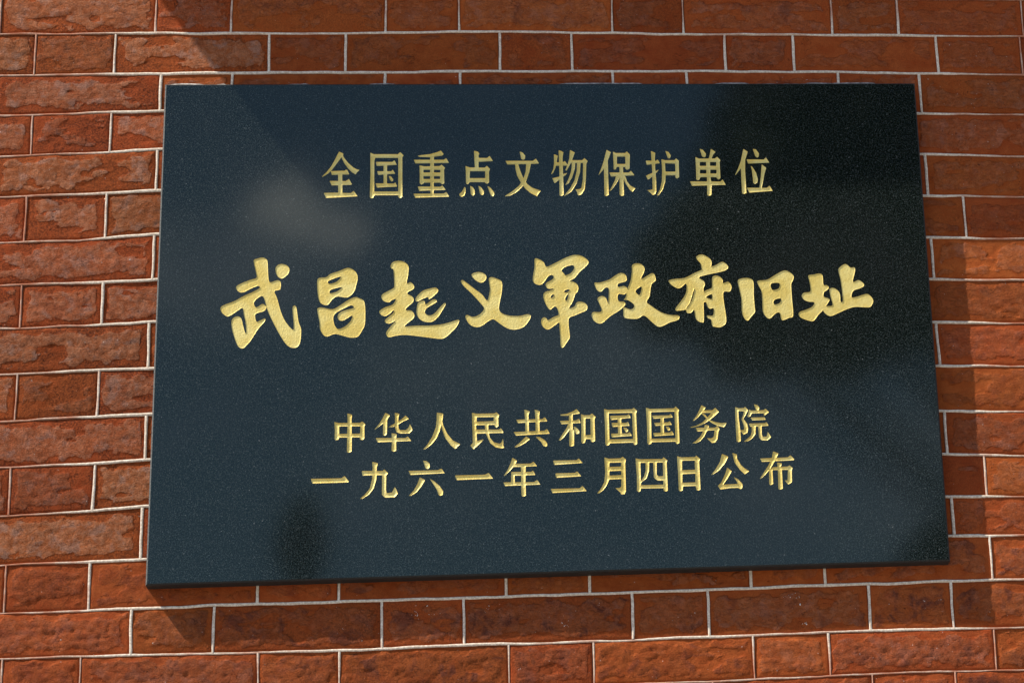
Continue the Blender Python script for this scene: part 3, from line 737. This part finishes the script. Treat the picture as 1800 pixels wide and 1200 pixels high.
def contours(F, x0, y0, h):
    """closed zero contours of F (negative inside) on a grid, as lists of (x, y)"""
    ny, nx = F.shape; segs = {}
    ins = F < 0
    c = ins[:-1, :-1].astype(int)+2*ins[:-1, 1:]+4*ins[1:, 1:]+8*ins[1:, :-1]
    ys, xs = np.nonzero((c > 0) & (c < 15))
    def ept(e):
        (i, j, o) = e
        a = F[j, i]; b = F[j, i+1] if o == 0 else F[j+1, i]
        t = a/(a-b); return (x0+(i+(t if o == 0 else 0))*h, y0+(j+(t if o == 1 else 0))*h)
    TBL = {1: [(3, 0)], 2: [(0, 1)], 3: [(3, 1)], 4: [(1, 2)], 5: [(3, 0), (1, 2)], 6: [(0, 2)], 7: [(3, 2)],
           8: [(2, 3)], 9: [(2, 0)], 10: [(0, 1), (2, 3)], 11: [(2, 1)], 12: [(1, 3)], 13: [(1, 0)], 14: [(0, 3)]}
    for j, i in zip(ys, xs):
        E = [(i, j, 0), (i+1, j, 1), (i, j+1, 0), (i, j, 1)]
        for a, b in TBL[c[j, i]]: segs[E[a]] = E[b]
    loops = []
    while segs:
        st, nx_ = segs.popitem(); L = [st]; cur = nx_
        while cur != st and cur in segs:
            L.append(cur); cur = segs.pop(cur)
        if len(L) > 5: loops.append([ept(e) for e in L])
    return loops
def simplify(L, tol):
    P_ = np.array(L); n = len(P_); keep = np.zeros(n, bool); far_ = int(np.argmax(((P_-P_[0])**2).sum(1))); keep[0] = keep[far_] = True
    stack = [(0, far_), (far_, n)]
    while stack:
        a, b = stack.pop()
        if b-a < 2: continue
        A = P_[a]; B = P_[b % n]; d = B-A; l = math.hypot(*d)+1e-9
        q = P_[a+1:b]; dist = np.abs((q[:, 0]-A[0])*d[1]-(q[:, 1]-A[1])*d[0])/l
        m_ = int(np.argmax(dist))
        if dist[m_] > tol: keep[a+1+m_] = True; stack += [(a, a+1+m_), (a+1+m_, b)]
    return [tuple(p) for p in P_[keep]]

def build_glyph(g):
    row, ch, ox, oy, s, ops, brush = g
    polys = [(op, [(ox+x/s, oy+y/s) for x, y in pts]) for op, pts in ops]
    allp = np.array([p for op, pl in polys for p in pl]); pad = 2.0; h = 0.5
    x0, y0 = allp.min(0)-pad; x1, y1 = allp.max(0)+pad
    gx = np.arange(x0, x1+h, h); gy = np.arange(y0, y1+h, h); X, Y = np.meshgrid(gx, gy)
    F = np.full(X.shape, 50.0)
    for op, pl in polys:
        if brush: pl = smooth_poly(pl, 4)
        d = seg_dist(X, Y, pl); sdv = np.where(inside(X, Y, pl), -d, d)
        F = np.minimum(F, sdv) if op == '+' else np.maximum(F, -sdv)
    # slight softening of the corners
    k = np.array([1, 2, 1])/4.0
    for _ in range(1 if not brush else 2):
        F = np.apply_along_axis(lambda r: np.convolve(np.pad(r, 1, 'edge'), k, 'valid'), 0, F)
        F = np.apply_along_axis(lambda r: np.convolve(np.pad(r, 1, 'edge'), k, 'valid'), 1, F)
    F = np.where(np.abs(F) < 1e-6, 1e-6, F)
    loops = [simplify(L, 0.06) for L in contours(F, x0, y0, h)]
    loops = [L for L in loops if len(L) >= 3]
    near = F < 0.9
    D = np.full(F.shape, 0.0)
    px, py = X[near], Y[near]
    dd = None
    for L in loops:
        q = seg_dist(px, py, L); dd = q if dd is None else np.minimum(dd, q)
    D[near] = np.where(F[near] < 0, dd, -dd)
    return X, Y, F, D, near, loops

plaque_c = sum(pl_c, Vector())/4; plaque_c.y = 0
plaque = empty('granite_plaque', plaque_c)
plaque['label'] = 'polished black granite plaque with four rows of engraved gold Chinese characters'; plaque['category'] = 'plaque'
PY = -T
all_loops = []
ROWTXT = {1: 'small', 2: 'large brush-written', 3: 'small', 4: 'small'}
for g in GLYPHS:
    X, Y, F, D, near, loops = build_glyph(g)
    row, ch, brush = g[0], g[1], g[6]
    all_loops += loops
    # engraved, gold-painted cut
    px_m = 0.00094
    d_m = np.clip(D, 0, None)*px_m
    if brush: dep = 0.00055*(1-np.exp(-d_m/0.0005))
    else: dep = 0.0011*(1-np.exp(-d_m/0.0012))
    dep = dep+0.00028
    dep = dep+(fbm(X*0.45, Y*0.45, 3)-0.5)*0.00028*np.clip(D/2, 0, 1)
    ny, nx = X.shape
    cell = near[:-1, :-1] | near[:-1, 1:] | near[1:, 1:] | near[1:, :-1]
    use = near.copy(); js_, is_ = np.nonzero(cell)
    for a_, b_ in ((0, 0), (0, 1), (1, 0), (1, 1)): use[js_+a_, is_+b_] = True
    ids = -np.ones(X.shape, int); ids[use] = np.arange(use.sum())
    d0 = Vector(unproject(0, 0, PY))
    # plane homography is smooth: exact unprojection per vertex
    Xc = (X[use]-W_PX/2-SHX)/F_PX; Yc = -(Y[use]-H_PX/2-SHY)/F_PX
    dirs = np.stack([Xc, Yc, -np.ones_like(Xc)], 1) @ np.array(CM).T
    kk = (PY-CAM_LOC.y)/dirs[:, 1]
    co = np.array(CAM_LOC)+dirs*kk[:, None]
    co[:, 1] = PY+dep[use]
    q = np.stack([ids[js_, is_], ids[js_+1, is_], ids[js_+1, is_+1], ids[js_, is_+1]], -1)
    ctr = co.mean(0); ctr[1] = PY
    me = mesh_np('gold_character', co-ctr, q)
    o = link_mesh('gold_character', me, GOLD, plaque); o.location = Vector(ctr)-plaque_c
    o['label'] = '%s gold character %s' % (ROWTXT[row], ch)

# slab front: one sheet with the characters cut through, walls 2 mm deep
cu = bpy.data.curves.new('face', 'CURVE'); cu.dimensions = '2D'; cu.fill_mode = 'FRONT'; cu.extrude = 0.0011
CH = 0.0024   # arris
def addspl(pts):
    sp = cu.splines.new('POLY'); sp.points.add(len(pts)-1); sp.use_cyclic_u = True
    sp.points.foreach_set('co', np.array([(x, z, 0, 1) for x, z in pts], dtype=np.float32).ravel())
cc = [(p.x-plaque_c.x, p.z-plaque_c.z) for p in pl_c]
fr = [(cc[0][0]+CH, cc[0][1]-CH), (cc[1][0]-CH, cc[1][1]-CH), (cc[2][0]-CH, cc[2][1]+CH), (cc[3][0]+CH, cc[3][1]+CH)]
addspl(fr)
for L in all_loops:
    pts = [unproject(x, y, PY) for x, y in L]
    addspl([(p.x-plaque_c.x, p.z-plaque_c.z) for p in pts])
tmp = bpy.data.objects.new('tmp', cu); COL.objects.link(tmp)
bpy.context.view_layer.update()
fm = bpy.data.meshes.new_from_object(tmp.evaluated_get(bpy.context.evaluated_depsgraph_get()))
bpy.data.objects.remove(tmp); bpy.data.curves.remove(cu)
bm = bmesh.new(); bm.from_mesh(fm)
zs = [v.co.z for v in bm.verts]; zmax = max(zs)
for v in bm.verts:
    x, y, z = v.co; v.co = Vector((x, PY+(zmax-z), y))       # front fill ends at PY
# body: arris, sides, back (a full box behind the sheet)
def ringv(ins, y): return [bm.verts.new((c[0]+sx*ins, y, c[1]+sz*ins)) for c, sx, sz in zip(cc, (1, -1, -1, 1), (-1, -1, 1, 1))]
r0 = ringv(CH, PY); r1 = ringv(0, PY+CH); r2 = ringv(0, -0.0005); i0 = ringv(CH, PY+0.0026)
for a_, b_ in ((r0, r1), (r1, r2)):
    for s in range(4): bm.faces.new((a_[s], a_[(s+1) % 4], b_[(s+1) % 4], b_[s]))
bm.faces.new(i0); bm.faces.new(r2[::-1])
bmesh.ops.recalc_face_normals(bm, faces=[f for f in bm.faces if all(v in set(r0+r1+r2) for v in f.verts)])
bm.to_mesh(fm); bm.free(); fm.name = 'stone_slab'
for p in fm.polygons: p.use_smooth = False
slab = link_mesh('stone_slab', fm, GRANITE, plaque); fm.materials.append(HONED); fm.materials.append(ARRIS_LIT)
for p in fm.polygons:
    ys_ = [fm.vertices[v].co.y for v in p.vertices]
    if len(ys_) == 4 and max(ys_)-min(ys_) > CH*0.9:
        p.material_index = 2 if p.center.x < min(c[0] for c in cc)+0.012 else 1  # left edge takes the paler colour with painted-in sun, other edges stay dark

# smeared cement where the slab was bedded: along its top edge and up its left side
def smear(name, pts, seed, lo, hi, y0):
    rv = []; rf = []; n = 160
    P0, P1 = pts; dirv = (P1-P0); L = dirv.length; dirv.normalize(); nrm = Vector((-dirv.z, 0, dirv.x))
    for i in range(n+1):
        t = i/n; c = P0+dirv*L*t
        w = lo+(hi-lo)*float(sstep(0.40, 0.66, fbm(np.array(t*L*22+seed), np.array(seed*1.3), 4)))
        for j, (a_, y) in enumerate(((-0.003, 0.0), (-0.003, y0), (w*0.5, y0*0.8), (w, -0.0012), (w, 0.003))):
            p = c+nrm*a_; rv.append((p.x, y, p.z))
    for i in range(n):
        for j in range(4): rf.append((i*5+j, i*5+j+1, (i+1)*5+j+1, (i+1)*5+j))
    o = link_mesh(name, mesh_np(name, rv, rf), CEMENT, plaque); o.location = -plaque_c
    return o
w_ = [Vector((p.x, 0, p.z)) for p in pl_c]
smear('cement_fillet', (w_[1], w_[0]) if False else (w_[0], w_[1]), 3.3, 0.0022, 0.0085, -0.026)

# ------------------------------------------------------------------ ledge above that shades the top of the wall
LP = 0.30
corner = unproject(628, 440, 0.0)
att = corner - Vector((SUN_TRAVEL.x, 0, SUN_TRAVEL.z))*(LP/SUN_TRAVEL.y)
bm = bmesh.new()
prof = [(0.012, 0.0), (-LP, 0.0), (-LP, 0.055), (-LP+0.015, 0.07), (-LP+0.05, 0.085), (-LP+0.06, 0.13), (0.012, 0.15)]
L0, L1 = att.x, WALL_X1
va = [bm.verts.new((L0, y, att.z+z)) for y, z in prof]; vb = [bm.verts.new((L1, y, att.z+z)) for y, z in prof]
for s in range(len(prof)): bm.faces.new((va[s], va[(s+1) % len(prof)], vb[(s+1) % len(prof)], vb[s]))
bm.faces.new(va[::-1]); bm.faces.new(vb); bmesh.ops.recalc_face_normals(bm, faces=bm.faces)
me = bpy.data.meshes.new('stone_ledge'); bm.to_mesh(me); bm.free()
led = link_mesh('stone_ledge', me, STONE)
led['label'] = 'projecting stone ledge high on the brick wall above the plaque'; led['category'] = 'ledge'

# ------------------------------------------------------------------ ground and the trees mirrored in the polished slab
gm = mesh_np('ground', [(-150, 0.3, 0), (-150, -150, 0), (150, -150, 0), (150, 0.3, 0)], [(0, 1, 2, 3)], False)
gr = link_mesh('ground', gm, GROUND); gr['kind'] = 'structure'

def mirror_point(px, py, dist):
    """world point seen by reflection in the slab at photo pixel, dist metres out from the slab"""
    p = unproject(px, py, PY); d = (p-CAM_LOC).normalized(); r = Vector((d.x, -d.y, d.z))
    return p+r*(dist/abs(r.y))
def tree(name, label, base, trunk_h, blobs, nleaf, leaf, seed):
    rnd = random.Random(seed); root = empty(name, base); root['label'] = label; root['category'] = 'tree'
    tv = []; tf = []
    def limb(p, q, ra, rb, n=8, seg=5):
        b0 = len(tv); ax = (q-p).normalized(); u_ = ax.orthogonal().normalized(); v_ = ax.cross(u_)
        for i in range(seg+1):
            t = i/seg; c = p.lerp(q, t)+u_*math.sin(t*5+seed)*0.05*(q-p).length*0.3; r = ra+(rb-ra)*t
            for j in range(n):
                a_ = 2*math.pi*j/n; w2 = c+u_*math.cos(a_)*r+v_*math.sin(a_)*r; tv.append(tuple(w2-base))
        for i in range(seg):
            for j in range(n): tf.append((b0+i*n+j, b0+i*n+(j+1) % n, b0+(i+1)*n+(j+1) % n, b0+(i+1)*n+j))
    top = base+Vector((0, 0, trunk_h)); limb(base, top, 0.035*trunk_h+0.05, 0.02*trunk_h+0.03)
    for c, r in blobs: limb(top-Vector((0, 0, trunk_h*0.2)), c, 0.006*trunk_h+0.02, 0.015)
    link_mesh('trunk', mesh_np('trunk', tv, tf), BARK, root)
    tot = sum(r**1.6 for c, r in blobs); lv = []; lf = []
    for c, r in blobs:
        for i in range(int(nleaf*r**1.6/tot)):
            d = Vector((rnd.gauss(0, 1), rnd.gauss(0, 1), rnd.gauss(0, 1))).normalized()
            q = c+d*r*(rnd.random()**0.4)*rnd.uniform(0.75, 1.08)-base
            u_ = Vector((rnd.gauss(0, 1), rnd.gauss(0, 1), rnd.gauss(0, 1))).normalized(); v_ = u_.orthogonal().normalized(); s_ = leaf*rnd.uniform(0.6, 1.4)
            n = len(lv); lv += [tuple(q+u_*s_), tuple(q+v_*s_*0.5), tuple(q-u_*s_), tuple(q-v_*s_*0.5)]; lf.append((n, n+1, n+2, n+3))
    link_mesh('crown', mesh_np('crown', lv, lf, False), LEAF, root)
    return root
D1 = 16.0
bl = [(mirror_point(x, y, D1+dz), r) for x, y, dz, r in (
  (1430, 240, 0, .72), (1350, 430, .4, .75), (1560, 380, .6, .95), (1600, 120, .2, .9), (1400, 75, 0, .5), (1310, 130, .2, .22), (1340, 40, .1, .3), (1500, 20, .1, .6), (1750, 260, 1, .95),
  (1180, 460, .2, .34), (1165, 540, .1, .30), (1290, 215, .3, .24), (1240, 520, .2, .42), (1330, 560, 0, .55), (1480, 560, .8, .55), (1650, 540, .5, .5), (1290, 310, .3, .36), (1215, 385, .2, .25), (1850, 400, .5, .95), (1560, -120, .5, 1.3), (1850, 30, .5, 1.4))]
tb = mirror_point(2080, 700, D1+0.8); tb.z = 0
tree('broadleaf_tree', 'broad leafy tree whose dark crown is mirrored in the upper right of the plaque', tb, 7.2, bl, 26000, 0.11, 4)
D2 = 14.0
bl = [(mirror_point(x, y, D2), r) for x, y, r in ((537, 885, .08), (534, 912, .14), (530, 942, .19), (528, 972, .19), (530, 1000, .12), (530, 1030, .11), (530, 1060, .12), (530, 1100, .14))]
tb = mirror_point(527, 1200, D2); tb.z = 0
tree('cypress_tree', 'narrow pointed evergreen mirrored at the lower left of the plaque', tb, tb.z+5.2, bl+[(Vector((tb.x, tb.y, z)), .5) for z in (1.5, 2.3, 3.1, 3.9)], 14000, 0.035, 5)
bl = [(mirror_point(x, y, D1), r) for x, y, r in ((1612, 985, .13), (1655, 955, .18), (1640, 1010, .22), (1700, 990, .3), (1790, 1000, .4), (1700, 1080, .4))]
tb = mirror_point(1800, 1100, D1); tb.z = 0
tree('small_tree', 'low rounded tree mirrored in the lower right corner of the plaque', tb, 4.5, bl, 9000, 0.09, 6)
print('bricks', nbrick, 'glyphs', len(GLYPHS))
